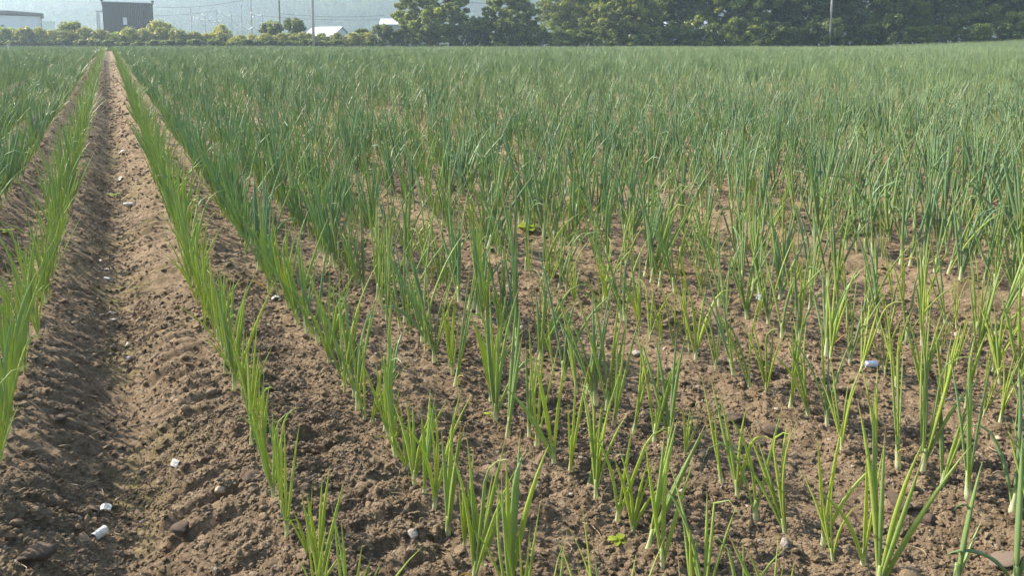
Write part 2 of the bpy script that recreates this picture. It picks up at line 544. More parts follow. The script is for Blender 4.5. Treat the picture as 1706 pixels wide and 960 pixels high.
def build_clods():
    protos = [clod_mesh(100 + i, 2 if i < 5 else 1, mat=M_CLOD) for i in range(9)]
    P, S = [], []
    for rmax, n, lo, hi, pw in ((2.2, 150000, 0.0011, 0.0058, 2.4), (3.6, 110000, 0.0018, 0.0075, 2.4), (3.6, 9000, 0.005, 0.015, 3.2), (7, 60000, 0.003, 0.013, 2.6), (13, 24000, 0.006, 0.019, 2.6)):
        r = np.sqrt(RNG.uniform(0.7 ** 2, rmax ** 2, n)); a = RNG.uniform(-math.radians(44), math.radians(44), n)
        x, y = r * np.sin(a), r * np.cos(a)
        s, t = st(x, y)
        w = 0.3 + 0.6 * sstep(-0.3, 0.3, noise(s * 2.6, t * 1.7, 41)) + 0.25 * sstep(-.1, .4, noise(x * 5, y * 5, 44)) + 0.5 * np.exp(-((s - 0.385) / 0.07) ** 2)
        k = RNG.uniform(0, 1.1, n) < w
        P.append(np.stack([x, y], 1)[k])
        S.append((lo + (hi - lo) * RNG.uniform(0, 1, n) ** pw)[k])
    n = 9000                                       # coarse clods along the bare wheel gaps farther out
    c_ = RNG.choice([-0.10, -0.10, -0.10, -0.555, 1.345, 2.91, -1.63], n)
    x, y = xy(c_ + RNG.normal(0, 0.14, n), 3.5 * np.exp(RNG.uniform(0, 2.4, n)))
    P.append(np.stack([x, y], 1)); S.append((0.004 + 0.020 * RNG.uniform(0, 1, n) ** 2.5) * np.clip(np.hypot(x, y) / 9, 0.5, 1.5))
    P = np.concatenate(P); S = np.concatenate(S)
    z = height(P[:, 0], P[:, 1]) + S * RNG.uniform(-0.25, 0.3, len(S))
    rot = RNG.uniform(0, 6.28, (len(S), 3)) * (0.08, 0.08, 1)
    scl = S[:, None] * RNG.uniform(0.7, 1.4, (len(S), 3)) * (1, 1, 0.85)
    instancer("soil_crumbs", np.column_stack([P, z]), rot, scl, RNG.integers(0, 9, len(S)), RNG.uniform(0, 1, len(S)),
              protos, "loose brown crumbs and small clods covering the field soil", "soil crumbs")


build_clods()

# ------------------------------------------------------------------ onion plants
def leaf_curve(L, a0, bend, az, base, hook=0.0, n=8, sway=0.0):
    pts = [Vector(base)]
    ang = a0
    for i in range(n):
        f = (i + 1) / n
        ang = a0 + bend * f ** 1.6 + (hook * max(0, (f - 0.72) / 0.28) if hook else 0)
        w = az + sway * f
        d = Vector((math.sin(ang) * math.cos(w), math.sin(ang) * math.sin(w), math.cos(ang)))
        pts.append(pts[-1] + d * (L / n))
    return pts


def leaf_geom(mb_v, mb_f, at_al, at_lr, at_dry, pts, rad, nside, lr, dry):
    n = len(pts)
    radii = []
    for i in range(n):
        f = i / (n - 1)
        w = (0.60 + 0.40 * min(1, f / 0.3)) * (1 - max(0, (f - 0.35) / 0.65) ** 1.8) + 0.03
        radii.append(rad * w * (0.5 if dry else 1))
    m = MB(); m.tube(pts, radii, nside, cap=False, flat=0.62 if not dry else 0.4)
    b = len(mb_v)
    mb_v += m.v; mb_f += [tuple(b + q for q in f) for f in m.f]
    for i in range(n):
        at_al += [i / (n - 1)] * nside
    at_lr += [lr] * (n * nside); at_dry += [dry] * (n * nside)


def plant_leaves(rg, fat):
    """leaf specs of one onion plant about 0.35 m tall"""
    nl = rg.choice([3, 4, 4, 5, 5, 6, 6])
    az0 = rg.uniform(0, 6.28)
    out = []
    for i in range(nl):
        f = i / max(1, nl - 1)
        Ln = rg.uniform(0.26, 0.36) * (0.78 + 0.26 * math.sin(math.pi * (0.25 + 0.6 * f)))
        a0 = rg.uniform(0.02, 0.10) + 0.23 * (1 - f) * rg.uniform(0.2, 1.2)
        bend = rg.choice([rg.uniform(-0.12, 0.2), rg.uniform(-0.08, 0.28), rg.uniform(-0.1, 0.2), rg.uniform(0.2, 0.75)])
        hook = rg.uniform(0.9, 2.2) if rg.random() < 0.075 else 0.0
        az = az0 + (math.pi if i % 2 else 0) + rg.uniform(-0.5, 0.5)
        out.append(dict(L=Ln, a0=a0, bend=bend, az=az, base=(0.002 * math.cos(az), 0.002 * math.sin(az), 0.012 + 0.028 * f),
                        hook=hook, sway=rg.uniform(-0.3, 0.3), rad=rg.uniform(0.0042, 0.0068) if fat else rg.uniform(0.0034, 0.0054), lr=rg.random(), dry=0.0))
    if rg.random() < 0.22:
        az = rg.uniform(0, 6.28)
        out.append(dict(L=rg.uniform(0.07, 0.14), a0=rg.uniform(0.5, 0.9), bend=rg.uniform(0.5, 1.1), az=az, base=(0, 0, 0.012),
                        hook=0.0, sway=rg.uniform(-.5, .5), rad=0.0036, lr=rg.random(), dry=1.0))
    return out


def leaf_mesh(sp, nside=6, n=9):
    v, f, a, l, d = [], [], [], [], []
    pts = leaf_curve(sp['L'], sp['a0'], sp['bend'], sp['az'], sp['base'], sp['hook'], n, sp['sway'])
    leaf_geom(v, f, a, l, d, pts, sp['rad'], nside, sp['lr'], sp['dry'])
    return mesh_from("leaf", v, f, M_ONION, True, {"along": a, "lr": l, "dry": d})


def stem_mesh(mat):
    m = MB().tube([(0, 0, -0.014), (0, 0, 0.004), (0, 0, 0.026), (0, 0, 0.055)], [0.0070, 0.0074, 0.0060, 0.0050], 8)
    k = len(m.v)
    return mesh_from("stem", m.v, m.f, mat, True, {"along": [0.0] * 16 + [0.03] * 8 + [0.12] * (k - 24), "lr": [0.3] * k, "dry": [0.0] * k})


def merged_plant(specs, nside, n, mat, fat=1.0):
    v, f, a, l, d = [], [], [], [], []
    for sp in specs:
        pts = leaf_curve(sp['L'], sp['a0'], sp['bend'], sp['az'], sp['base'], sp['hook'], n, sp['sway'])
        leaf_geom(v, f, a, l, d, pts, sp['rad'] * fat, nside, sp['lr'], sp['dry'])
    m = MB().tube([(0, 0, -0.012), (0, 0, 0.02), (0, 0, 0.045)], [0.0055, 0.0048, 0.0036], 5)
    b = len(v); v += m.v; f += [tuple(b + q for q in g) for g in m.f]
    a += [0.0] * 5 + [0.03] * 5 + [0.12] * 5; l += [0.3] * 15; d += [0.0] * 15
    return mesh_from("onion_plant", v, f, mat, True, {"along": a, "lr": l, "dry": d})


NPROT = 36
rgp = random.Random(21)
SPECS = [plant_leaves(rgp, i % 2 == 0) for i in range(NPROT)]
LEAVES = [[leaf_mesh(sp) for sp in specs] for specs in SPECS]
STEM = stem_mesh(M_ONION)
MASS_HI = [merged_plant(SPECS[i + 1], 5, 7, M_ONION_I) for i in range(0, 36, 2)] + [merged_plant(SPECS[i], 5, 7, M_ONION_I) for i in range(0, 12, 2)]
MASS_LO = [merged_plant(SPECS[i], 3, 4, M_ONION_I, 1.0) for i in range(1, 33, 2)]

SEEN_T = {1: [1.02, 1.21, 1.35, 1.5, 1.59, 2.07, 2.75, 3.15],
          2: [0.91, 1.08, 1.15, 1.24, 1.35, 1.47, 1.54, 1.71, 1.81, 2.22, 2.44, 2.96, 3.21],
          3: [0.79, 0.98, 1.03, 1.14, 1.2, 1.29, 1.41, 1.54, 1.76, 2.07, 2.26],
          4: [0.69, 0.76, 0.82, 0.9, 0.96, 1.02, 1.11, 1.29, 1.35, 1.41, 1.46, 1.59, 1.73, 1.82],
          5: [0.9, 1.0, 1.05, 1.17, 1.33, 1.41, 1.56]}
ROWNAME = {0: "the row on the wheel path's shaded side"}
for k_, w_ in enumerate("first second third fourth fifth sixth seventh eighth ninth".split()):
    ROWNAME[k_ + 1] = w_ + " row from the path's sunlit side"


def plant_positions():
    out = []                                     # row index relative to the shaded path row, s, t
    for ri, s0 in enumerate(ROWS):
        rel = ri - I_L0
        seen = [v * 1.15 for v in SEEN_T.get(rel - 1, [])] if 2 <= rel <= 6 else []
        # t range in which this row can lie in the field and near the view
        ts = list(seen)
        t = -30.0
        tmin = -0.2 if rel < 8 else -s0 * 1.05
        t = tmin
        while True:
            t += (random.uniform(0.042, 0.078) if t < 7 else random.uniform(0.06, 0.11)) if rel > 1 else random.uniform(0.05, 0.085)
            x, y = xy(s0, t)
            if y > FIELD_END - 0.6 or t > 100: break
            if seen and min(seen) - 0.05 < t < max(seen) + 0.05:
                if min(abs(v - t) for v in ts) < 0.032: continue
            if random.random() < (0.05 if rel < 3 else 0.08): continue
            ts.append(t)
        for v in ts: out.append((rel, s0, v))
    a = np.array(out)
    s = a[:, 1] + RNG.normal(0, 1, len(a)) * np.where(a[:, 0] < 3, 0.012, np.clip(0.005 * a[:, 2], 0.014, 0.03)); t = a[:, 2]
    x, y = xy(s, t)
    ok = (y > 0.45) & (np.abs(x) < y * 0.80 + 1.3) & (np.hypot(x, y) > 0.75)
    return a[ok, 0].astype(int), s[ok], t[ok], x[ok], y[ok]


REL, PS, PT, PX, PY = plant_positions()
NPL = len(PX)
hn = noise(PX * 0.55, PY * 0.55, 61) + 0.6 * noise(PX * 1.7, PY * 1.7, 62)
dd = np.hypot(PX, PY)
grow = sstep(1.2, 4.2, dd - 0.30 * np.clip(PX, 0, 3))
PH = (0.25 + 0.155 * grow) * (1 + 0.17 * hn) * RNG.uniform(0.62, 1.28, NPL)
PH = np.where(REL <= 1, PH * 0.93, PH)
PH = np.clip(PH, 0.13, 0.55)
PTINT = np.clip(0.14 + 0.68 * sstep(0.20, 0.44, PH) + 0.16 * sstep(2, 9, dd) + 0.10 * noise(PX * 0.15, PY * 0.15, 66) + 0.14 * hn + RNG.normal(0, 0.13, NPL), 0.0, 1.0)
PTINT = np.where((REL <= 1) & (REL >= 0), PTINT * 0.6, PTINT)
PZ = height(PX, PY)

depth = PY * math.cos(PITCH) + CAM_H * math.sin(PITCH)
u_ = PX / depth * FPX + CX
v_ = CY - ((PZ - CAM_H) * math.cos(PITCH) + PY * math.sin(PITCH)) / depth * FPX
infr = (u_ > -20) & (u_ < 1726) & (v_ < 1010)
size = np.where(infr, PH / depth, 0)
order = np.argsort(-size)
single = np.zeros(NPL, bool); single[order[:296]] = True
single &= (REL >= 0) & (REL <= 9)
WORD = {3: "three", 4: "four", 5: "five", 6: "six"}


def onion_plant(i):
    h = PH[i]
    pk = 2 * random.randrange(NPROT // 2) + (1 if h > 0.30 else 0)
    e = bpy.data.objects.new("onion_plant", None); COL.objects.link(e)
    e.empty_display_size = 0.05
    e.location = (PX[i], PY[i], PZ[i]); k = h / 0.335
    ln = 0.04 if REL[i] < 2 else 0.09
    e.rotation_euler = (random.gauss(0, ln), random.gauss(0, ln), random.uniform(0, 6.28)); e.scale = (k, k, k) if REL[i] > 1 else (k * .9, k * .9, k)
    tone = "yellow-green" if PTINT[i] < 0.34 else ("bright green" if PTINT[i] < 0.62 else "dark blue-green")
    ht = "very short" if h < 0.2 else ("short" if h < 0.27 else ("mid-height" if h < 0.36 else "tall"))
    specs = SPECS[pk]
    nl = sum(1 for q in specs if not q['dry'])
    extra = ", one withered" if any(q['dry'] for q in specs) else (", one bent" if any(q['hook'] for q in specs) else "")
    tag(e, "%s %s onion, %s leaves%s, %s" % (ht, tone, WORD[nl], extra, ROWNAME[REL[i]]), "onion plant", "onion plants in " + ROWNAME[REL[i]])
    col = (float(PTINT[i]), 0, 0, 1)
    o = bpy.data.objects.new("stem", STEM); COL.objects.link(o); o.parent = e; o.color = col
    for me in LEAVES[pk]:
        o = bpy.data.objects.new("leaf", me); COL.objects.link(o); o.parent = e
        o.color = (min(1, max(0, col[0] + random.gauss(0, 0.16))), 0, 0, 1)


for i in np.nonzero(single)[0]:
    onion_plant(int(i))

mass = np.nonzero(~single)[0]
hi = np.hypot(PX[mass], PY[mass]) < 9
idx = np.where(hi, RNG.integers(0, 24, len(mass)), 24 + RNG.integers(0, 16, len(mass)))
k = PH[mass] / 0.335
rot = np.column_stack([RNG.normal(0, 0.13, len(mass)), RNG.normal(0, 0.13, len(mass)), RNG.uniform(0, 6.28, len(mass))])
instancer("onion_crop", np.column_stack([PX[mass], PY[mass], PZ[mass]]), rot, np.column_stack([np.where((REL[mass] >= 0) & (REL[mass] < 2), k * .95, k)] * 2 + [k]), idx, PTINT[mass],
          MASS_HI + MASS_LO, "dense rows of green onion plants filling the field to its far edge", "onion crop")
print("plants", NPL, "singles", int(single.sum()))

# ------------------------------------------------------------------ two onions at the frame's foot with leaves bent over
def special_onion(x, y, specs, label, tint):
    e = bpy.data.objects.new("onion_plant", None); COL.objects.link(e)
    e.location = (x, y, gz(x, y))
    tag(e, label, "onion plant")
    o = obj("stem", STEM, e); o.color = (tint, 0, 0, 1)
    for sp in specs:
        o = obj("leaf", leaf_mesh(sp, 8, 16), e); o.color = (tint, 0, 0, 1)


def sp_(L, a0, bend, az, hook=0.0, rad=0.0055, lr=0.3, dry=0.0):
    return dict(L=L, a0=a0, bend=bend, az=math.radians(az), base=(0, 0, 0.012), hook=hook, sway=0.0, rad=rad, lr=lr, dry=dry)


p_ = ground_at(1592, 985)
special_onion(p_.x, p_.y, [sp_(0.25, 0.10, 0.10, 10, 0, 0.006), sp_(0.20, 0.16, -0.05, 20, -2.3, 0.0055, 0.5), sp_(0.13, 0.5, 0.2, 30, 0, 0.004, 0.2)],
              "onion with one thick leaf whose tip hooks over, beside the flat brown stone", 0.75)
p_ = ground_at(1690, 990)
special_onion(p_.x, p_.y, [sp_(0.30, 0.06, 0.05, 80, 0, 0.007), sp_(0.17, 0.5, 1.6, 178, 0, 0.006, 0.4), sp_(0.2, 0.25, 0.3, 0)],
              "thick dark onion with one leaf arching down to the flat brown stone", 0.85)

# ------------------------------------------------------------------ trees, shrubs and hedge at the field's far edge
def crown_quads(rg, centers, radii, per, size, flat=0.5):
    n = len(centers) * per
    c = np.repeat(centers, per, 0); r = np.repeat(radii, per)[:, None]
    d = rg.normal(size=(n, 3)); d /= np.linalg.norm(d, axis=1)[:, None]
    p = c + d * r * rg.uniform(0.35, 1.05, (n, 1)) ** 0.6 * (1, 1, 0.75)
    nrm = d * 0.5 + rg.normal(size=(n, 3)) * 0.55 + (0, 0, flat)
    nrm /= np.linalg.norm(nrm, axis=1)[:, None]
    tmp = rg.normal(size=(n, 3))
    a = np.cross(nrm, tmp); a /= np.linalg.norm(a, axis=1)[:, None]
    b = np.cross(nrm, a)
    sz = size * rg.uniform(0.55, 1.25, (n, 1))
    # a leaf blade: pointed diamond, drooping at the tip
    q = np.stack([p - a * sz, p - b * sz * 0.42 + nrm * sz * 0.1, p + a * sz - (0, 0, 1) * sz * 0.25, p + b * sz * 0.42 + nrm * sz * 0.1], 1)
    lr = np.clip(np.repeat(rg.uniform(0, 1, len(centers)), per) * 0.6 + rg.uniform(0, 0.45, n), 0, 1)
    return q, lr


def make_tree(seed, h, w, mat, bark, base_h=0.18, per=60, nclump=310, leaf=0.17, name="tree"):
    """trunk mesh with limbs and a crown of leaf clumps on those limbs; origin at the foot"""
    rg = np.random.default_rng(seed)
    mb = MB()
    lean = rg.normal(0, 0.05, 2) * h
    tp = [Vector((lean[0] * f, lean[1] * f, -0.3 + (h * 0.8 + 0.3) * f)) for f in (0, .25, .5, .75, 1)]
    mb.tube(tp, [0.028 * h, 0.022 * h, 0.017 * h, 0.01 * h, 0.004 * h], 7)
    cen, rad = [], []
    nl = 34
    for i in range(nl):
        f = base_h + (0.92 - base_h) * (i + rg.uniform(0, 1)) / nl
        az = i * 2.4 + rg.uniform(-.4, .4)
        prof = math.sin(math.pi * min(1, 0.22 + 0.72 * (f - base_h) / (1 - base_h))) ** 0.7
        reach = w * 0.5 * prof * rg.uniform(0.65, 1.1)
        z0 = h * f * 0.85
        st0 = Vector((lean[0] * f, lean[1] * f, z0))
        en = st0 + Vector((math.cos(az) * reach, math.sin(az) * reach, h * rg.uniform(0.02, 0.16)))
        mid = st0.lerp(en, 0.5) + Vector((0, 0, h * 0.03))
        mb.tube([st0, mid, en], [0.009 * h, 0.006 * h, 0.002 * h], 5)
        lobe_r = h * rg.uniform(0.11, 0.18)
        lc = np.array(st0.lerp(en, rg.uniform(0.7, 0.95)))
        for k in range(max(3, nclump // nl)):
            dv = rg.normal(size=3); dv[2] = abs(dv[2]) * 1.1 - 0.35; dv /= np.linalg.norm(dv)
            pnt = lc + dv * lobe_r * rg.uniform(0.7, 1.1) * (1.25, 1.25, 0.9)
            pnt[2] = max(pnt[2], 0.25)
            cen.append(pnt); rad.append(rg.uniform(0.028, 0.058) * h)
    for k in range(nclump // 7):
        cen.append(np.array([lean[0], lean[1], h * rg.uniform(0.78, 0.95)]) + rg.normal(0, 0.09, 3) * (w, w, 0)); rad.append(rg.uniform(0.03, 0.06) * h)
    q, lr = crown_quads(rg, np.array(cen), np.array(rad), per, leaf)
    return mesh_from(name + "_trunk", mb.v, mb.f, bark, True), quads_mesh(name + "_crown", q, mat, {"lr": lr})


def make_shrub(seed, h, w, mat, bark, per=40, nclump=60, leaf=0.13):
    rg = np.random.default_rng(seed)
    mb = MB()
    cen, rad = [], []
    for i in range(7):
        az = i * 0.9 + rg.uniform(-.4, .4); rr = w * 0.5 * rg.uniform(0.15, 0.7)
        e = (math.cos(az) * rr, math.sin(az) * rr, h * rg.uniform(0.55, 0.85))
        mb.tube([(0.05 * math.cos(az), 0.05 * math.sin(az), -0.15), (e[0] * .6, e[1] * .6, e[2] * .55), e], [0.025, 0.018, 0.006], 5)
    for k in range(nclump):
        f = rg.uniform(0, 1) ** 0.8
        az = rg.uniform(0, 6.28); rr = w * 0.5 * math.sqrt(rg.uniform(0, 1)) * math.sqrt(max(0.03, 1 - (f * 0.95) ** 2.2))
        cen.append([math.cos(az) * rr, math.sin(az) * rr, 0.12 + f * (h - 0.2)]); rad.append(rg.uniform(0.16, 0.34))
    q, lr = crown_quads(rg, np.array(cen), np.array(rad), per, leaf)
    q[:, :, 2] = np.maximum(q[:, :, 2], 0.01)
    return mesh_from("shrub_stems", mb.v, mb.f, bark, True), quads_mesh("shrub_foliage", q, mat, {"lr": lr})


BARK = plain("bark", (0.11, 0.085, 0.065), 0.9, 0.3, 8, 0.6, 30)
F_MID = foliage_material("leaves_mid", (0.055, 0.090, 0.028), (0.29, 0.36, 0.11), 0.45)
F_DARK = foliage_material("leaves_dark", (0.020, 0.040, 0.016), (0.20, 0.265, 0.085), 0.45)
F_LIGHT = foliage_material("leaves_light", (0.090, 0.130, 0.025), (0.21, 0.26, 0.055), 0.42)
F_BRIGHT = foliage_material("leaves_bright", (0.075, 0.115, 0.030), (0.32, 0.38, 0.12), 0.45)
F_VINE = foliage_material("leaves_vine", (0.125, 0.165, 0.045), (0.42, 0.43, 0.15), 0.35, 0.5)
BASES = [make_tree(301, 7.0, 9.5, F_MID, BARK, 0.10, 90, 340), make_tree(302, 7.0, 7.0, F_BRIGHT, BARK, 0.08, 80, 340),
         make_tree(303, 10.0, 9.0, F_DARK, BARK, 0.10, 56, 340, 0.20), make_tree(304, 10.0, 8.0, F_DARK, BARK, 0.10, 56, 340, 0.20),
         make_tree(305, 9.0, 5.5, F_LIGHT, BARK, 0.12, 56, 310, 0.16), make_tree(306, 10.0, 9.5, F_MID, BARK, 0.12, 56, 340, 0.19)]
BASE_H = [7.0, 7.0, 10.0, 10.0, 9.0, 10.0]
SHRUBS = [make_shrub(401 + i, 2.0, 2.6, m_, BARK) for i, m_ in enumerate([F_VINE, F_VINE, F_MID, F_DARK, F_DARK, F_LIGHT])]


def tree(px, d, h, kind, label, group=None, squash=1.0):
    x = (px - CX) / FPX * (d * math.cos(PITCH) + CAM_H * math.sin(PITCH) - 3 * math.sin(PITCH))
    e = bpy.data.objects.new("broadleaf_tree", None); COL.objects.link(e)
    z = float(terrain(np.array([x]), np.array([d]))[0])
    k = h / BASE_H[kind] * 1.12
    e.location = (x, d, z); e.scale = (k * squash, k * squash, k); e.rotation_euler = (0, 0, random.uniform(0, 6.28))
    tag(e, label, "tree", group)
    tr, cr = BASES[kind]
    a = bpy.data.objects.new("trunk", tr); COL.objects.link(a); a.parent = e
    b = bpy.data.objects.new("crown", cr); COL.objects.link(b); b.parent = e; b["kind"] = "stuff"
    return e


def shrub(px, d, h, w, kind, name, label, group):
    x = (px - CX) / FPX * (d * math.cos(PITCH) + CAM_H * math.sin(PITCH) - 2 * math.sin(PITCH))
    e = bpy.data.objects.new(name, None); COL.objects.link(e)
    z = float(terrain(np.array([x]), np.array([d]))[0])
    e.location = (x, d, z - 0.02); e.scale = (w / 2.6, w / 2.6, h / 2.0); e.rotation_euler = (0, 0, random.uniform(0, 6.28))
    tag(e, label, "shrub", group)
    tr, cr = SHRUBS[kind]
    a = bpy.data.objects.new("stems", tr); COL.objects.link(a); a.parent = e
    b = bpy.data.objects.new("foliage", cr); COL.objects.link(b); b.parent = e; b["kind"] = "stuff"


BELT = {985: "tall dark tree rising behind the pale yellow-green tree", 1075: "tall dark tree rising behind the tree with a sunlit flank",
        1135: "dark tree of the belt in front of the white-roofed hidden house", 1215: "mid-green belt tree on the pole side of the white-roofed hidden house",
        1285: "dark belt tree two crowns from the slim steel pole, toward the hidden house", 1345: "dark belt tree directly behind the small lime-green sapling",
        1425: "mid-green belt tree just past the slim steel pole", 1480: "dark belt tree directly behind the bright lime-green young tree",
        1570: "dark belt tree standing where the field edge begins to rise", 1640: "mid-green belt tree above the yellow grassy rise of the field edge",
        1700: "dark belt tree above the highest part of the grassy rise", 1775: "dark tree past the grassy rise, only its outer boughs showing", 1850: "dark tree at the very end of the belt past the grassy rise"}
tree(715, 83, 6.6, 0, "wide spreading tree standing alone at the open end of the tree belt")
tree(850, 83, 5.6, 1, "small rounded bright tree beneath the overhead wire")
tree(940, 93, 9.0, 4, "tall pale yellow-green tree rising behind the small rounded tree")
tree(1040, 82, 6.3, 1, "mid-green tree with sunlit flank, hiding part of the dark belt")
for px, d, h, kd in ((985, 97, 10, 2), (1075, 93, 11, 3), (1135, 90, 11, 2), (1215, 86, 9.5, 5), (1285, 88, 11, 3), (1345, 86, 10, 2),
                     (1425, 88, 11, 5), (1480, 92, 10.5, 3), (1570, 87, 10.5, 2), (1640, 86, 10, 5), (1700, 89, 11, 3), (1775, 87, 10.5, 2), (1850, 88, 11, 3)):
    tree(px, d, h, kd, BELT[px])
tree(1515, 83, 4.6, 4, "bright lime-green young tree in front of the dark belt")
tree(1352, 81, 2.6, 4, "small lime-green sapling at the foot of the pole by the dark belt")
rs = random.Random(5)
for q_ in (1066, 1300, 1460): shrub(q_, 81, 2.8, 4.4, 4, 'dark_shrub', 'dark leafy undergrowth shrub at the foot of the tree belt', 'dark undergrowth shrubs')
px = 806
while px < 1860:
    kd = rs.choice([3, 4, 3, 2])
    h_, w_ = rs.uniform(2.0, 3.3), rs.uniform(3.2, 4.2)
    lk = ("low" if h_ < 2.4 else "mid-height" if h_ < 2.9 else "tall") + (" wide " if w_ > 3.7 else " compact ") + ("mid-green" if kd == 2 else "dark")
    shrub(px, 79.5 + rs.uniform(-0.5, 1.5), h_, w_, kd, "undergrowth_shrub", lk + " undergrowth shrub at the foot of the tree belt", lk + " undergrowth shrubs")
    px += rs.uniform(26, 40)
for px, h, w in ((640, 2.6, 3.4), (675, 2.3, 3.2), (715, 2.5, 3.4), (757, 2.6, 3.2), (790, 3.3, 3.2)):
    shrub(px, 80.5, h, w, 3, "dark_shrub", "dark shrub filling the space under the lone spreading tree", "dark shrubs under the lone tree")
px = -60
while px < 640:
    d = 79.5 + rs.uniform(-0.4, 0.8)
    vine = rs.random() < 0.9
    h_ = rs.uniform(1.9, 2.4) * (1.0 if px < 330 else 0.8)
    w_ = rs.uniform(2.3, 3.0)
    by = ("before the white house" if px < 72 else "by the white shed" if px < 150 else "before the dark house" if px < 262 else
          "before the trellis poles" if px < 445 else "by the concrete pole" if px < 560 else "toward the lone tree")
    lk = ("pale vine-covered" if vine else "plain mid-green") + (" taller" if h_ > (2.15 if px < 330 else 1.72) else " lower")
    shrub(px, d, h_, w_, rs.choice([0, 1]) if vine else 2, "vine_hedge_shrub", lk + " shrub in the hedge along the field end, " + by, lk + " hedge shrubs " + by)
    px += rs.uniform(20, 30)
px = -60
while px < 640:                                   # darker foot of the hedge, just in front of it
    shrub(px, 78.3 + rs.uniform(-0.2, 0.3), rs.uniform(0.85, 1.2), rs.uniform(2.0, 2.6), 3, "low_dark_shrub",
          "low dark green shrub at the foot of the vine hedge", "low dark shrubs along the hedge foot")
    px += rs.uniform(20, 32)
for px, h, w, kd, lb in ((118, 3.0, 3.4, 2, "taller grey-green bush rising from the hedge by the white shed"),
                         (268, 3.0, 3.8, 0, "round pale bush rising from the hedge by the dark house"),
                         (368, 2.6, 2.8, 1, "pale bush rising from the hedge among the trellis poles"),
                         (455, 2.9, 3.6, 3, "dark round bush beside the timber-coloured far pole"),
                         (493, 3.2, 3.4, 3, "dark round bush beside the tall concrete pole"),
                         (605, 2.2, 3.4, 4, "low dark mound-shaped bush behind the hedge gap")):
    shrub(px, 81.5, h, w, kd, "hedge_bush", lb, None)

# grass along the field end
def build_verge():
    rg = np.random.default_rng(77)
    n = 26000
    x = rg.uniform(-60, 66, n); y = FIELD_END - 0.2 + rg.uniform(0, 1, n) * (1.3 + 2.2 * sstep(36, 46, x))
    z = terrain(x, y)
    hgt = rg.uniform(0.12, 0.4, n) * (1 + 0.2 * sstep(36, 50, x)); a = rg.uniform(0, 6.28, n)
    dx, dy = np.cos(a), np.sin(a)
    w = 0.02
    p = np.stack([x, y, z], 1)
    side = np.stack([dx, dy, 0 * x], 1) * w
    tip = p + np.stack([-dy * hgt * .35, dx * hgt * .35, hgt], 1)
    q = np.stack([p - side, p + side, tip + side * .3, tip - side * .3], 1)
    m = foliage_material("verge_grass", (0.11, 0.15, 0.035), (0.28, 0.27, 0.09), 0.35)
    tag(obj("grass_verge", quads_mesh("grass_verge", q, m, {"lr": rg.uniform(0, 1, n)})), "strip of yellowish grass along the far edge of the field", "grass", kind="stuff")


build_verge()

# ------------------------------------------------------------------ buildings
M_DARKCLAD = plain("dark_cladding", (0.026, 0.021, 0.023), 0.55, 0.12, 1.5)
M_DARKTRIM = plain("dark_trim", (0.03, 0.027, 0.03), 0.5, 0.1)
M_WHITEWALL = plain("white_wall", (0.66, 0.68, 0.72), 0.6, 0.05, 1.2)
M_GREYWALL = plain("grey_wall", (0.30, 0.32, 0.34), 0.7, 0.08, 1.2)
M_GREYROOF = plain("grey_roof", (0.36, 0.38, 0.40), 0.5, 0.08, 1.2)
M_WHITE = plain("white_paint", (0.8, 0.8, 0.78), 0.5, 0.03)
M_ROOFDARK = plain("dark_roof", (0.10, 0.085, 0.09), 0.5, 0.1)
M_GLASS = plain("window_glass", (0.05, 0.06, 0.07), 0.08, 0.1)
M_BLIND = plain("window_blind", (0.62, 0.63, 0.66), 0.6, 0.03)
M_METALROOF = plain("pale_metal_roof", (0.62, 0.66, 0.70), 0.35, 0.04, 1.0)
M_CONCRETE = plain("concrete", (0.42, 0.41, 0.40), 0.85, 0.12, 3, 0.3, 60)
M_WOODPOLE = plain("wood_pole", (0.20, 0.16, 0.13), 0.8, 0.2, 4)
M_STEEL = plain("galvanised_steel", (0.45, 0.46, 0.48), 0.4, 0.1, 5, metallic=0.6)
M_WIRE = plain("cable", (0.03, 0.03, 0.03), 0.5, 0.05)
M_ROPE = plain("white_net", (0.78, 0.79, 0.80), 0.7, 0.04)


def tz(x, y): return float(terrain(np.array([x]), np.array([y]))[0])


def px_x(px, py, d): return at(px, py, d).x


def empty(name, x, y, z, label, cat, group=None, rz=0.0):
    e = bpy.data.objects.new(name, None); COL.objects.link(e)
    e.location = (x, y, z); e.rotation_euler = (0, 0, rz)
    return tag(e, label, cat, group)


def corrugated(x0, x1, y, z0, z1, pitch, dep):
    v, f = [], []
    n = int((x1 - x0) / pitch)
    xs = []
    for i in range(n):
        a = x0 + (x1 - x0) * i / n; w = (x1 - x0) / n
        xs += [(a, 0), (a + w * .4, 0), (a + w * .5, dep), (a + w * .9, dep)]
    xs.append((x1, 0))
    for a, o in xs: v += [(a, y - o, z0), (a, y - o, z1)]
    for i in range(len(xs) - 1): f.append((2 * i, 2 * i + 2, 2 * i + 3, 2 * i + 1))
    return v, f


def window(parent, x0, x1, y, z0, z1, glass, frame):
    m = MB()
    t = 0.07
    m.box(x0 - t, x1 + t, y - .06, y + .02, z1, z1 + t).box(x0 - t, x1 + t, y - .06, y + .02, z0 - t, z0)
    m.box(x0 - t, x0, y - .06, y + .02, z0 + .001, z1 - .001).box(x1, x1 + t, y - .06, y + .02, z0 + .001, z1 - .001)
    w = m.build("window", frame, parent)
    MB().box(x0 + .002, x1 - .002, y - .03, y - .01, z0 + .002, z1 - .002).build("pane", glass, w)


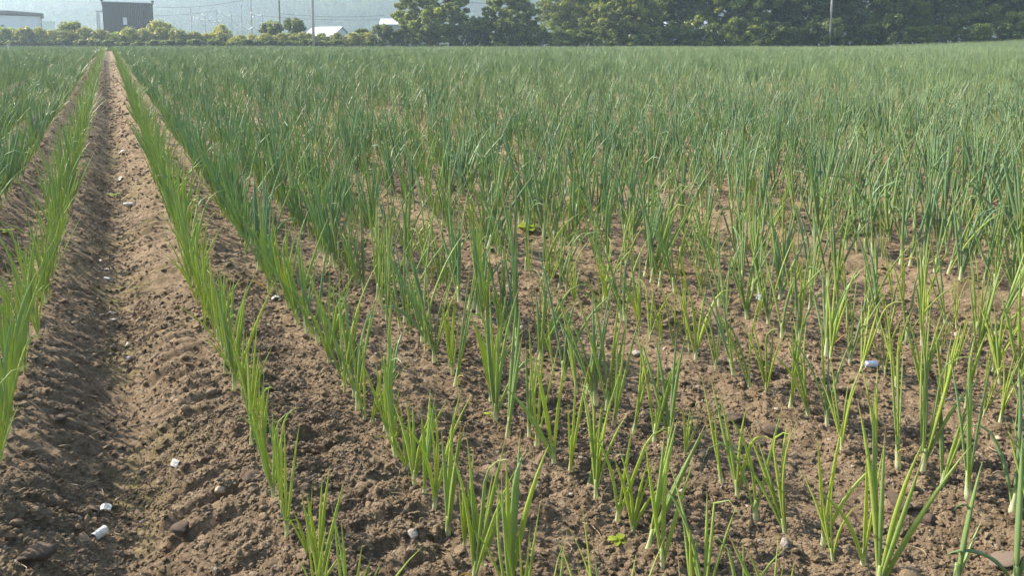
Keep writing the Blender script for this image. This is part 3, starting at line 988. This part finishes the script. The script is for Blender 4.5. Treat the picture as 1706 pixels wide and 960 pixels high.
def dark_house():
    d = 112.0
    xl, xr = px_x(171, 20, d), px_x(256, 20, d)
    zt = at(200, 5, d).z
    g = tz((xl + xr) / 2, d)
    w = xr - xl
    e = empty("dark_house", (xl + xr) / 2, d, g, "dark brown corrugated two-storey house with one pale window, behind the hedge", "house", None, 0.47)
    hx, hh = w / 2 * 0.89, zt - g
    v, f = corrugated(-hx, hx, 0, -0.3, hh, 0.23, 0.035)
    m = MB().poly(v, f)
    m.box(-hx, hx, 0.005, 7.0, -0.3, hh - 0.01)
    m.build("wall", M_DARKCLAD, e)
    r = MB()
    r.box(-hx - .1, hx + .1, -0.16, 7.1, hh, hh + 0.22)
    for sx in (-1, 1): r.box(sx * hx - .16, sx * hx + .16, -0.2, 0.12, hh + .221, hh + 0.5)
    roof = r.build("roof", M_DARKTRIM, e)
    MB().tube([(-hx, -0.2, hh + .16), (hx, -0.2, hh + .14)], 0.07, 6).build("gutter", M_STEEL, roof)
    c = lambda px: (px_x(px, 30, d) - (xl + xr) / 2) * 0.89
    window(e, c(204.5), c(211.5), -0.05, at(208, 41, d).z - g, at(208, 28.5, d).z - g, M_BLIND, M_DARKTRIM)
    m = MB().tube([(-hx - .75, .5, -0.2), (-hx - .75, .5, hh - 1.3)], 0.13, 8).tube([(-hx - .5, .6, -0.2), (-hx - .5, .6, hh - 1.35)], 0.09, 8)
    m.box(-hx - .9, -hx + .1, .4, .72, hh - 1.3, hh - 1.1)
    m.build("flue_pipe", M_STEEL, e)


def white_house():
    d = 116.0
    xl, xr = px_x(-70, 30, d), px_x(69, 30, d)
    cx = (xl + xr) / 2
    g = tz(cx, d)
    e = empty("white_house", cx, d, g, "bluish white house with a dark roof edge, beside the small white shed", "house", None, 0.54)
    hx = (xr - xl) / 2 * 0.86
    zt = at(40, 25, d).z - g
    v, f = corrugated(-hx, hx, 0, -0.3, zt, 0.45, 0.012)
    MB().poly(v, f).box(-hx, hx, 0.004, 7, -.3, zt - .01).build("wall", M_WHITEWALL, e)
    ys = [0.0, 0.35, 0.5, 0.35, 0.0]
    n = 12
    rv, rf = [], []
    for i in range(n + 1):
        a = -hx - .3 + (2 * hx + .6) * i / n
        zz = zt + 0.004 + 0.28 * (1 - (2 * i / n - 1) ** 2)
        rv += [(a, -.45, zz), (a, 7.4, zz), (a, 7.4, zz + .42), (a, -.45, zz + .42)]
    for i in range(n):
        b = 4 * i
        rf += [(b, b + 1, b + 5, b + 4), (b + 1, b + 2, b + 6, b + 5), (b + 2, b + 3, b + 7, b + 6), (b + 3, b, b + 4, b + 7)]
    rf += [(0, 3, 2, 1), (4 * n, 4 * n + 1, 4 * n + 2, 4 * n + 3)]
    MB().poly(rv, rf).build("roof", M_ROOFDARK, e)
    v, f = corrugated(-hx, hx, -.02, zt - .001, zt + .25, 0.45, 0.012)
    MB().tube([(hx - .06, -.09, -.2), (hx - .06, -.09, zt)], .06, 6).build("downpipe", M_ROOFDARK, e)
    c = lambda px: (px_x(px, 45, d) - cx) * 0.86
    window(e, c(1.5), c(6.5), -0.03, at(4, 50, d).z - g, at(4, 41, d).z - g, M_GLASS, M_STEEL)
    window(e, c(-40), c(-25), -0.03, at(4, 50, d).z - g, at(4, 38, d).z - g, M_GLASS, M_STEEL)


def shed(px0, px1, pyt, pye, d, name, label, cat, roofmat, wallmat, slope=0.0, depth=4.0, skew=0.0):
    """small building; px0..px1 its width, pyt ridge or top, pye eaves"""
    xl, xr = px_x(px0, pyt, d), px_x(px1, pyt, d)
    cx = (xl + xr) / 2; g = tz(cx, d); hx = (xr - xl) / 2
    e = empty(name, cx, d, g, label, cat)
    ze, zr = at(px0, pye, d).z - g, at(px0, pyt, d).z - g
    if slope == 0:
        MB().box(-hx, hx, 0, depth, -.3, ze - .02).build("wall", wallmat, e)
        MB().box(-hx - .1, hx + .1, -.12, depth + .1, ze - .02, ze + .08).build("roof", roofmat, e)
        m = MB().box(-.42, .42, -.05, -.004, 0.02, 1.95); dr = m.build("door", M_WHITE, e)
        MB().box(.28, .34, -.09, -.051, .95, 1.05).build("handle", M_STEEL, dr)
    else:
        MB().poly([(-hx, 0, -.3), (hx, 0, -.3), (hx, depth, -.3), (-hx, depth, -.3), (-hx, 0, ze), (hx, 0, ze), (hx, depth, ze), (-hx, depth, ze),
                   (-hx, depth / 2, zr - .06), (hx, depth / 2, zr - .06)],
                  [(0, 1, 5, 4), (2, 3, 7, 6), (1, 2, 6, 9, 5), (3, 0, 4, 8, 7)]).build("wall", wallmat, e)
        n = int(2 * hx / 0.42) + 1
        for sgn in (0, 1):
            roof = None
            for i in range(n):
                a, b = -hx - .2 + (2 * hx + .4) * i / n, -hx - .2 + (2 * hx + .4) * (i + 1) / n - .012
                y0, y1 = (-.25, depth / 2) if sgn == 0 else (depth + .25, depth / 2 + .001)
                z0 = ze - .25 * (zr - ze) / (depth / 2)
                m = MB().poly([(a, y0, z0), (b, y0, z0), (b, y1, zr), (a, y1, zr), (a, y0, z0 + .06), (b, y0, z0 + .06), (b, y1, zr + .06), (a, y1, zr + .06)],
                              [(0, 3, 2, 1), (4, 5, 6, 7), (0, 1, 5, 4), (1, 2, 6, 5), (2, 3, 7, 6), (3, 0, 4, 7)])
                m.box(b - .045, b - .005, min(y0, y0), y0 + .02, z0 + .061, z0 + .09)
                m.build("roof_panel", roofmat, e)
    e.rotation_euler = (0, 0, skew)
    return e


dark_house()
white_house()
shed(72, 89, 35, 36, 106, "white_shed", "small plain white shed between the white house and the dark house", "shed", M_WHITE, M_WHITE, skew=0.54)
shed(502, 553, 43, 60, 100, "metal_roofed_shed", "low shed with a pale ribbed metal roof beside the concrete pole", "shed", M_METALROOF, M_WHITEWALL, 1, 6.0, -0.25)
shed(634, 712, 29, 40, 112, "roadside_house", "house with a white roof mostly hidden behind the lone spreading tree", "house", M_METALROOF, M_GREYWALL, 1, 7.0, 0.1)
shed(1082, 1202, 22, 46, 108, "hidden_house", "pale house with a white roof glimpsed through the tree belt", "house", M_METALROOF, M_GREYWALL, 1, 8.0, 0.2)
shed(1390, 1475, 18, 44, 110, "hidden_house", "pale grey house glimpsed through the belt beyond the slim steel pole", "house", M_GREYROOF, M_GREYWALL, 1, 8.0, -0.15)

# ------------------------------------------------------------------ poles, wires, trellis
def pole(px, pyb, d, h, r, mat, name, label, arms=True):
    x = px_x(px, pyb, d); g = tz(x, d)
    e = empty(name, x, d, g, label, "pole")
    MB().tube([(0, 0, -.4), (0, 0, h * .5), (0, 0, h)], [r, r * .86, r * .72], 12).build("shaft", mat, e, True)
    if arms:
        for k, zz in enumerate((h - .4, h - 1.3)):
            a = MB().box(-.9, .9, -r * .72 - .09, -r * .72 - .003, zz, zz + .09).build("crossarm", M_STEEL, e)
            for sx in (-.8, -.35, .35, .8):
                MB().tube([(sx, -r * .72 - .05, zz + .091), (sx, -r * .72 - .05, zz + .18), (sx, -r * .72 - .05, zz + .26)], [.03, .055, .03], 8).build("insulator", M_WHITE, a)
    for zz in (1.9, 2.1): MB().tube([(0, 0, zz), (0, 0, zz + .05)], r * .99, 12).build("band", M_STEEL, e)
    return Vector((x, d, g))


P1 = pole(522.5, 70, 77.6, 10.5, 0.155, M_CONCRETE, "concrete_pole", "tall grey concrete utility pole at the field end beside the dark bushes")
P2 = pole(467, 60, 100, 10.0, 0.13, M_WOODPOLE, "utility_pole", "slender brown utility pole behind the dark round bush")
P3 = pole(1382, 75, 78.4, 10.5, 0.11, M_STEEL, "steel_pole", "slim pale steel pole standing before the dark tree belt")
P4 = pole(420, 60, 108, 10.0, 0.12, M_CONCRETE, "utility_pole", "grey utility pole among the trellis poles and white sagging netting")


def cable(a, b, sag, r, name, label, mat=M_WIRE, cat="wire", group=None, n=24):
    a, b = Vector(a), Vector(b)
    pts = [a.lerp(b, i / n) - Vector((0, 0, sag * 4 * (i / n) * (1 - i / n))) for i in range(n + 1)]
    mid = a.lerp(b, .5)
    o = MB().tube([p - mid for p in pts], r, 5).build(name, mat, None, True, mid)
    tag(o, label, cat, group)


cable(at(770, 3, 80.2), at(1010, 13, 80.2), 0.05, 0.022, "overhead_wire", "black overhead wire crossing above the small rounded bright tree")
cable(at(256, 11, 108), at(420, -4, 108), 0.5, 0.025, "overhead_wire", "overhead wire from the dark house roof to the trellis-side pole")
cable(at(256, 26, 109), at(362, 17, 109), 0.15, 0.02, "overhead_wire", "lower overhead wire from the dark house wall to a trellis pole")
cable(at(420, 24, 108), at(640, 32, 104), 0.3, 0.02, "overhead_wire", "thin overhead wire running behind the concrete pole toward the lone tree")
cable(at(467, 22, 100), at(640, 25, 104), 0.3, 0.02, "overhead_wire", "thin upper wire running from the brown pole toward the lone tree")
G_T = "thin trellis poles behind the hedge"
for px, pt in ((319, 12), (342, 26), (362, 16), (386, 20), (403, 6), (437, 22)):
    x = px_x(px, 50, 103); g = tz(x, 103); zt = at(px, pt, 103).z
    o = MB().tube([(0, 0, -.3), (0, 0, zt - g)], .075, 6).tube([(-.25, 0, zt - g - .3), (.25, 0, zt - g - .3)], .025, 5).build("trellis_pole", M_STEEL, None, False, (x, 103, g))
    tag(o, "thin grey steel trellis pole behind the hedge by the white sagging netting", "pole", G_T)
G_N = "white rolled netting hung between the trellis poles"
for a, b, sg in (((323, 27), (331, 40), .2), ((331, 30), (341, 43), .25), ((337, 22), (362, 36), .35), ((352, 27), (371, 34), .3), ((366, 19), (389, 23), .35), ((385, 30), (403, 40), .3),
                 ((402, 40), (421, 44), .55), ((418, 20), (436, 24), .25), ((421, 26), (439, 50), .15), ((327, 30), (352, 33), .1)):
    cable(at(*a, 103.3), at(*b, 103.3), sg, 0.085, "sagging_netting", "white rolled netting sagging between thin trellis poles behind the hedge", M_ROPE, "netting", G_N, 10)

# ------------------------------------------------------------------ wooded hill
def hill_z(x, y):
    r = np.clip((y - 380) / 440, 0, 1)
    top = 110 + 20 * noise(x / 260, y * 0 + 1.3, 81) + 7 * noise(x / 90, y / 120, 82)
    return 2.5 + top * (r * r * (3 - 2 * r)) ** 0.8


def build_hill():
    xs = np.linspace(-1300, 1400, 120); ys = np.linspace(375, 960, 40)
    X, Y = np.meshgrid(xs, ys, indexing='ij')
    Z = hill_z(X, Y) - 0.6
    n, k = X.shape
    v = np.stack([X, Y, Z], -1).reshape(-1, 3)
    f = [(i * k + j, (i + 1) * k + j, (i + 1) * k + j + 1, i * k + j + 1) for i in range(n - 1) for j in range(k - 1)]
    tag(obj("hill", mesh_from("hill", v, f, plain("hill_ground", (0.05, 0.07, 0.03), 0.9, 0.3, 0.02), True)), "long wooded hillside rising behind the farm", kind="structure")
    rg = np.random.default_rng(91)
    mt, ntt, N, L, p = new_mat("forest_leaves")
    lr = attr(N, "lr").outputs["Fac"]; ti = attr(N, "tint", 'INSTANCER').outputs["Fac"]
    c = mixrgb(N, L, lr, (0.025, 0.05, 0.018), (0.085, 0.13, 0.04))
    c = mixrgb(N, L, ramp(N, L, ti, 0.2, 1.0, (0, 0, 0), (.85, .85, .85)), c, (0.15, 0.20, 0.06))
    leaf_shader(mt, ntt, N, L, p, c, 0.25, rough=0.85, spec=0.05)
    protos = []
    for i in range(5):
        con = i < 2
        m = 26
        f_ = rg.uniform(0, 1, m); az = rg.uniform(0, 6.28, m)
        rr = (1.9 * (1 - f_) + .2 if con else 2.9 * np.sqrt(np.maximum(.02, 1 - (2 * f_ - .8) ** 2 * .6))) * np.sqrt(rg.uniform(.2, 1, m))
        cen = np.stack([np.cos(az) * rr, np.sin(az) * rr, 1 + f_ * (9 if con else 6.5)], 1)
        q, l_ = crown_quads(rg, cen, np.full(m, .8 if con else 1.1), 12, 0.62)
        protos.append(quads_mesh("forest_tree", q, mt, {"lr": l_}))
    n = 22000
    y = 385 + 460 * rg.uniform(0, 1, n) ** 1.0
    x = rg.uniform(-0.78, 0.85, n) * (y + 30)
    z = hill_z(x, y) - .6
    ti = np.clip(.45 + 1.1 * noise(x / 75, y / 60, 95) + rg.normal(0, .1, n), 0, 1)
    conif = noise(x / 110, y / 70, 96) > 0.05
    idx = np.where(conif, rg.integers(0, 2, n), rg.integers(2, 5, n))
    s = rg.uniform(.8, 1.35, n)
    instancer("forest", np.stack([x, y, z], 1), np.stack([0 * x, 0 * x, rg.uniform(0, 6.28, n)], 1), np.stack([s, s, s * rg.uniform(.9, 1.25, n)], 1), idx, ti,
              protos, "hazy blue-green forest covering the far hillside", "forest")


build_hill()

# ------------------------------------------------------------------ litter, stones and weeds on the near soil
M_PAPER = plain("white_paper_tube", (0.66, 0.63, 0.57), 0.7, 0.22, 110, 0.3, 200)
M_PLASTIC = plain("bluish_white_plastic", (0.70, 0.74, 0.82), 0.35, 0.04, 60)
M_CLAY = plain("clay_lump", (0.20, 0.145, 0.105), 0.95, 0.25, 60, 0.8, 180)
M_STONE = plain("pale_stone", (0.40, 0.36, 0.31), 0.8, 0.18, 50, 0.5, 150)
M_TAN = plain("tan_pebble", (0.38, 0.28, 0.20), 0.7, 0.15, 50, 0.3, 120)
M_BROWNSTONE = plain("brown_stone", (0.22, 0.165, 0.125), 0.85, 0.2, 40, 0.6, 120)
M_WEED = foliage_material("weed_leaves", (0.20, 0.30, 0.035), (0.36, 0.42, 0.06), 0.4)


def paper_tube(px, py, length, r, az, mat, label, plug=False, crush=0.0, cat="tube"):
    p = ground_at(px, py)
    e = empty("paper_tube", p.x, p.y, p.z + r * 0.8, label, cat, None, az)
    v, f = [], []
    n = 18
    for i, xx in enumerate((-length / 2, -length / 6, length / 6, length / 2)):
        for rr in (r, r * .86):
            for k in range(n):
                w = 2 * math.pi * k / n
                v.append((xx, math.cos(w) * rr * (1 + .25 * crush), math.sin(w) * rr * (1 - crush)))
    row = 2 * n
    for k in range(n):
        k2 = (k + 1) % n
        for i in range(3):
            f.append((i * row + k, (i + 1) * row + k, (i + 1) * row + k2, i * row + k2))
            f.append((i * row + n + k, i * row + n + k2, (i + 1) * row + n + k2, (i + 1) * row + n + k))
        f.append((k, k2, n + k2, n + k)); f.append((3 * row + k, 3 * row + n + k, 3 * row + n + k2, 3 * row + k2))
    obj("sleeve", mesh_from("sleeve", v, f, mat, True), e)
    if plug:
        o = obj("soil_plug", clod_mesh(77, 2, 0.4, M_CLAY), e, (-length / 2 - r * .25, 0, -r * .15), (0, 0, 0), (r * .9, r * 1.15, r * 1.0))
    return e


def scrap(px, py, w, l, fold, az, label, mat=M_PAPER):
    """stiff folded chip of white paper, two creased faces with thickness"""
    p = ground_at(px, py)
    v, f = [], []
    t = w * 0.05
    prof = [(-w * .5, 0.0), (-w * .12, fold * .85), (w * .1, fold), (w * .5, fold * .15)]
    for yy, k in ((-l / 2, 1.0), (l * .1, 1.05), (l / 2, .8)):
        for a, z in prof: v.append((a * k, yy + .12 * a, z * k))
        for a, z in prof: v.append((a * k, yy + .12 * a, z * k + t))
    for i in range(2):
        b = i * 8
        for j in range(3):
            f += [(b + j, b + 8 + j, b + 9 + j, b + 1 + j), (b + 4 + j, b + 5 + j, b + 13 + j, b + 12 + j)]
        f += [(b, b + 4, b + 12, b + 8), (b + 3, b + 11, b + 15, b + 7)]
    for j in range(3):
        f += [(j, j + 1, j + 5, j + 4), (16 + j, 20 + j, 21 + j, 17 + j)]
    o = obj("paper_scrap", mesh_from("paper_scrap", v, f, mat), None, (p.x, p.y, p.z + .003), (0.15, -0.1, az))
    tag(o, label, "scrap")


def stone(px, py, r, mat, seed, label, name="stone", cat="stone", flat=.7, group=None):
    p = ground_at(px, py)
    o = obj(name, clod_mesh(seed, 3, .15, mat, name), None, (p.x, p.y, p.z + r * flat * .35), (random.uniform(-.2, .2), random.uniform(-.2, .2), random.uniform(0, 6)), (r * 1.15, r, r * flat))
    tag(o, label, cat, group)


paper_tube(166, 897, .034, .0105, 1.25, M_PAPER, "white paper tube with a clay lump at its end, lying in the furrow", True)
scrap(173, 854, .034, .024, .012, .3, "bright white folded paper scrap just above the clay-plugged tube in the furrow")
scrap(293, 777, .020, .022, .012, 1.2, "small white folded scrap on the tyre-marked side of the wheel path")
scrap(213, 577, .017, .02, .010, .5, "white crumpled chip in the furrow, upper one of a close pair")
scrap(216, 600, .018, .018, .008, 2.0, "white crumpled chip in the furrow, lower one of a close pair")
paper_tube(187, 537, .042, .008, .15, M_STONE, "flattened dull grey paper tube lying across the mossy furrow", False, .5)
scrap(184, 526, .035, .015, .010, .1, "dirty cream scrap leaning against the flattened tube in the furrow", M_STONE)
paper_tube(180, 467, .040, .009, -.25, M_PAPER, "white paper tube lying slantwise across the far part of the furrow", False, .25)
scrap(178, 453, .022, .014, .007, .2, "thin white scrap right beside the slanting tube in the furrow")
scrap(168, 437, .014, .014, .007, 1.1, "tiny white chip in the furrow beyond the slanting tube")
paper_tube(216, 344, .070, .014, .25, M_PAPER, "grubby white tube lying in the distant part of the furrow", False, .2)
scrap(202, 301, .05, .05, .025, .8, "white scrap in the distant furrow beyond the yellow weed")
scrap(206, 256, .08, .06, .03, .3, "large pale scrap lying far along the furrow")
paper_tube(1450, 611, .040, .0105, .05, M_PLASTIC, "bluish white tube lying among onions past the wide row gap")
scrap(1266, 500, .028, .03, .014, .8, "small bluish white scrap lying among taller onions", M_PLASTIC)
scrap(459, 499, .03, .02, .008, .3, "white chip at the foot of a pale withered leaf in the rows")
for px, py, r, m_, lb in ((686, 892, .012, M_STONE, "pale grey angular stone on bare soil between two rows"),
                          (1136, 821, .008, M_STONE, "small cream pebble beside short onions in the rows"),
                          (1446, 749, .0085, M_TAN, "round tan pebble beside an onion's white base"),
                          (1662, 733, .009, M_TAN, "smooth reddish tan pebble near the field's sunlit rows"),
                          (1294, 684, .007, M_STONE, "small grey pebble under a wide-leaved onion"),
                          (1060, 594, .018, M_STONE, "flat pale stone by the foot of a thick dark onion"),
                          (1018, 853, .007, M_STONE, "tiny cream pebble touching an onion's base"),
                          (368, 826, .013, M_TAN, "flat buff stone pressed into the tyre-marked soil"),
                          (952, 830, .008, M_STONE, "small rounded pale pebble on open soil between rows"),
                          (1347, 597, .009, M_TAN, "tan pebble on crumbly soil among tall onions"),
                          (1572, 668, .011, M_STONE, "pale pebble partly hidden beneath a bent onion leaf")):
    stone(px, py, r, m_, int(px), lb)
stone(1676, 942, .034, M_BROWNSTONE, 12, "flat brown stone beneath an arching onion leaf", flat=.45)
for px, py, r, lb in ((1288, 727, .030, "large dark soil clod with a cracked face between rows"),
                      (1265, 742, .018, "smaller dark clod leaning on the large cracked clod"),
                      (1497, 845, .028, "broad brown soil clod in the open ground of the rows"),
                      (1545, 872, .022, "rounded clod beside the broad brown clod"),
                      (930, 540, .03, "big shaded clod in a hollow among the rows"),
                      (1225, 700, .024, "rounded brown clod behind the large cracked clod"),
                      (420, 800, .018, "dark clod sitting at the edge of the first sunlit row"),
                      (300, 890, .018, "rough clod on the wheel path's sunlit bank"),
                      (60, 930, .026, "large rough clod on the furrow's shaded bank"),
                      (105, 700, .020, "dark clod on the furrow's shaded shoulder")):
    stone(px, py, r, M_CLAY, int(px) + 3, lb, "soil_clod", "clod", .75)


def weed(px, py, size, n, label):
    p = ground_at(px, py)
    e = empty("weed", p.x, p.y, p.z, label, "weed")
    MB().tube([(0, 0, -.01), (.002, 0, size * .3), (0, .001, size * .5)], [.0025, .002, .0012], 5).build("stalk", M_WEED, e)
    for k in range(n):
        a = k * 2.4 + random.uniform(-.3, .3); L_ = size * random.uniform(.7, 1.1)
        v, f, lr = [], [], []
        z0 = size * (.2 + .3 * k / n)
        for i in range(6):
            t = i / 5
            w = L_ * .36 * math.sin(math.pi * min(1, .12 + .86 * t)) ** .8
            for sd in (-1, 0, 1):
                rr = L_ * t
                v.append((math.cos(a) * rr - math.sin(a) * w * sd, math.sin(a) * rr + math.cos(a) * w * sd, z0 + L_ * (.35 * t - .35 * t * t) + (0 if sd else -.12 * w)))
                lr.append(.3 + .5 * t)
        for i in range(5):
            for sd in (0, 1):
                b = i * 3 + sd; f.append((b, b + 3, b + 4, b + 1))
        obj("leaf", mesh_from("leaf", v, f, M_WEED, True, {"lr": lr}), e)


weed(1028, 908, .026, 5, "tiny yellow-green weed with rounded leaves beside a short onion clump")
weed(190, 330, .07, 6, "bright yellow-green weed growing in the distant furrow floor")
weed(817, 696, .022, 5, "tiny yellow-green weed at the foot of a yellow-green onion")
weed(878, 388, .09, 8, "taller pale weed growing among dark tall onions")
weed(10, 392, .05, 5, "yellow-green weed in the shaded furrow beyond the path row")

# dry leaf and straw bits
def build_straw():
    rg = np.random.default_rng(33)
    protos = []
    ms, nt_, N, L, p = new_mat("dry_straw")
    t = attr(N, "tint", 'INSTANCER').outputs["Fac"]
    L.new(mixrgb(N, L, t, (0.20, 0.15, 0.10), (0.50, 0.41, 0.26)), p.inputs["Base Color"]); p.inputs["Roughness"].default_value = .8
    for i in range(5):
        b = rg.uniform(-.5, .5)
        pts = [(x, b * x * x * 8 + rg.normal(0, .01), .01 + .05 * (1 - abs(x) * 2) * rg.uniform(0, 1)) for x in np.linspace(-.5, .5, 6)]
        m = MB().tube(pts, [.012, .02, .022, .022, .018, .008], 4, flat=.5)
        protos.append(mesh_from("straw", m.v, m.f, ms, True))
    n = 1500
    r = np.sqrt(rg.uniform(.8, 5.5 ** 2, n)); a = rg.uniform(-.75, .75, n)
    x, y = r * np.sin(a), r * np.cos(a)
    s = rg.uniform(.015, .07, n)
    instancer("straw_litter", np.stack([x, y, height(x, y) + .004], 1), np.stack([rg.normal(0, .15, n), rg.normal(0, .15, n), rg.uniform(0, 6.28, n)], 1),
              np.stack([s, s, s], 1), rg.integers(0, 5, n), rg.uniform(0, 1, n), protos, "thin dry leaf and straw bits scattered over the soil", "straw")


build_straw()

# ------------------------------------------------------------------ air
def build_haze():
    o = MB().box(-1450, 1550, -60, 1100, -1.6, 165).build("haze", None)
    m = bpy.data.materials.new("haze_air"); m.use_nodes = True
    N, L = m.node_tree.nodes, m.node_tree.links
    N.remove(N["Principled BSDF"])
    v = N.new("ShaderNodeVolumePrincipled")
    v.inputs["Color"].default_value = (0.64, 0.82, 1.0, 1)
    v.inputs["Density"].default_value = 0.00095
    v.inputs["Anisotropy"].default_value = 0.45
    L.new(v.outputs[0], N["Material Output"].inputs["Volume"])
    o.data.materials.append(m)
    tag(o, "pale blue haze filling the air over the field and hill", "haze", kind="stuff")


build_haze()
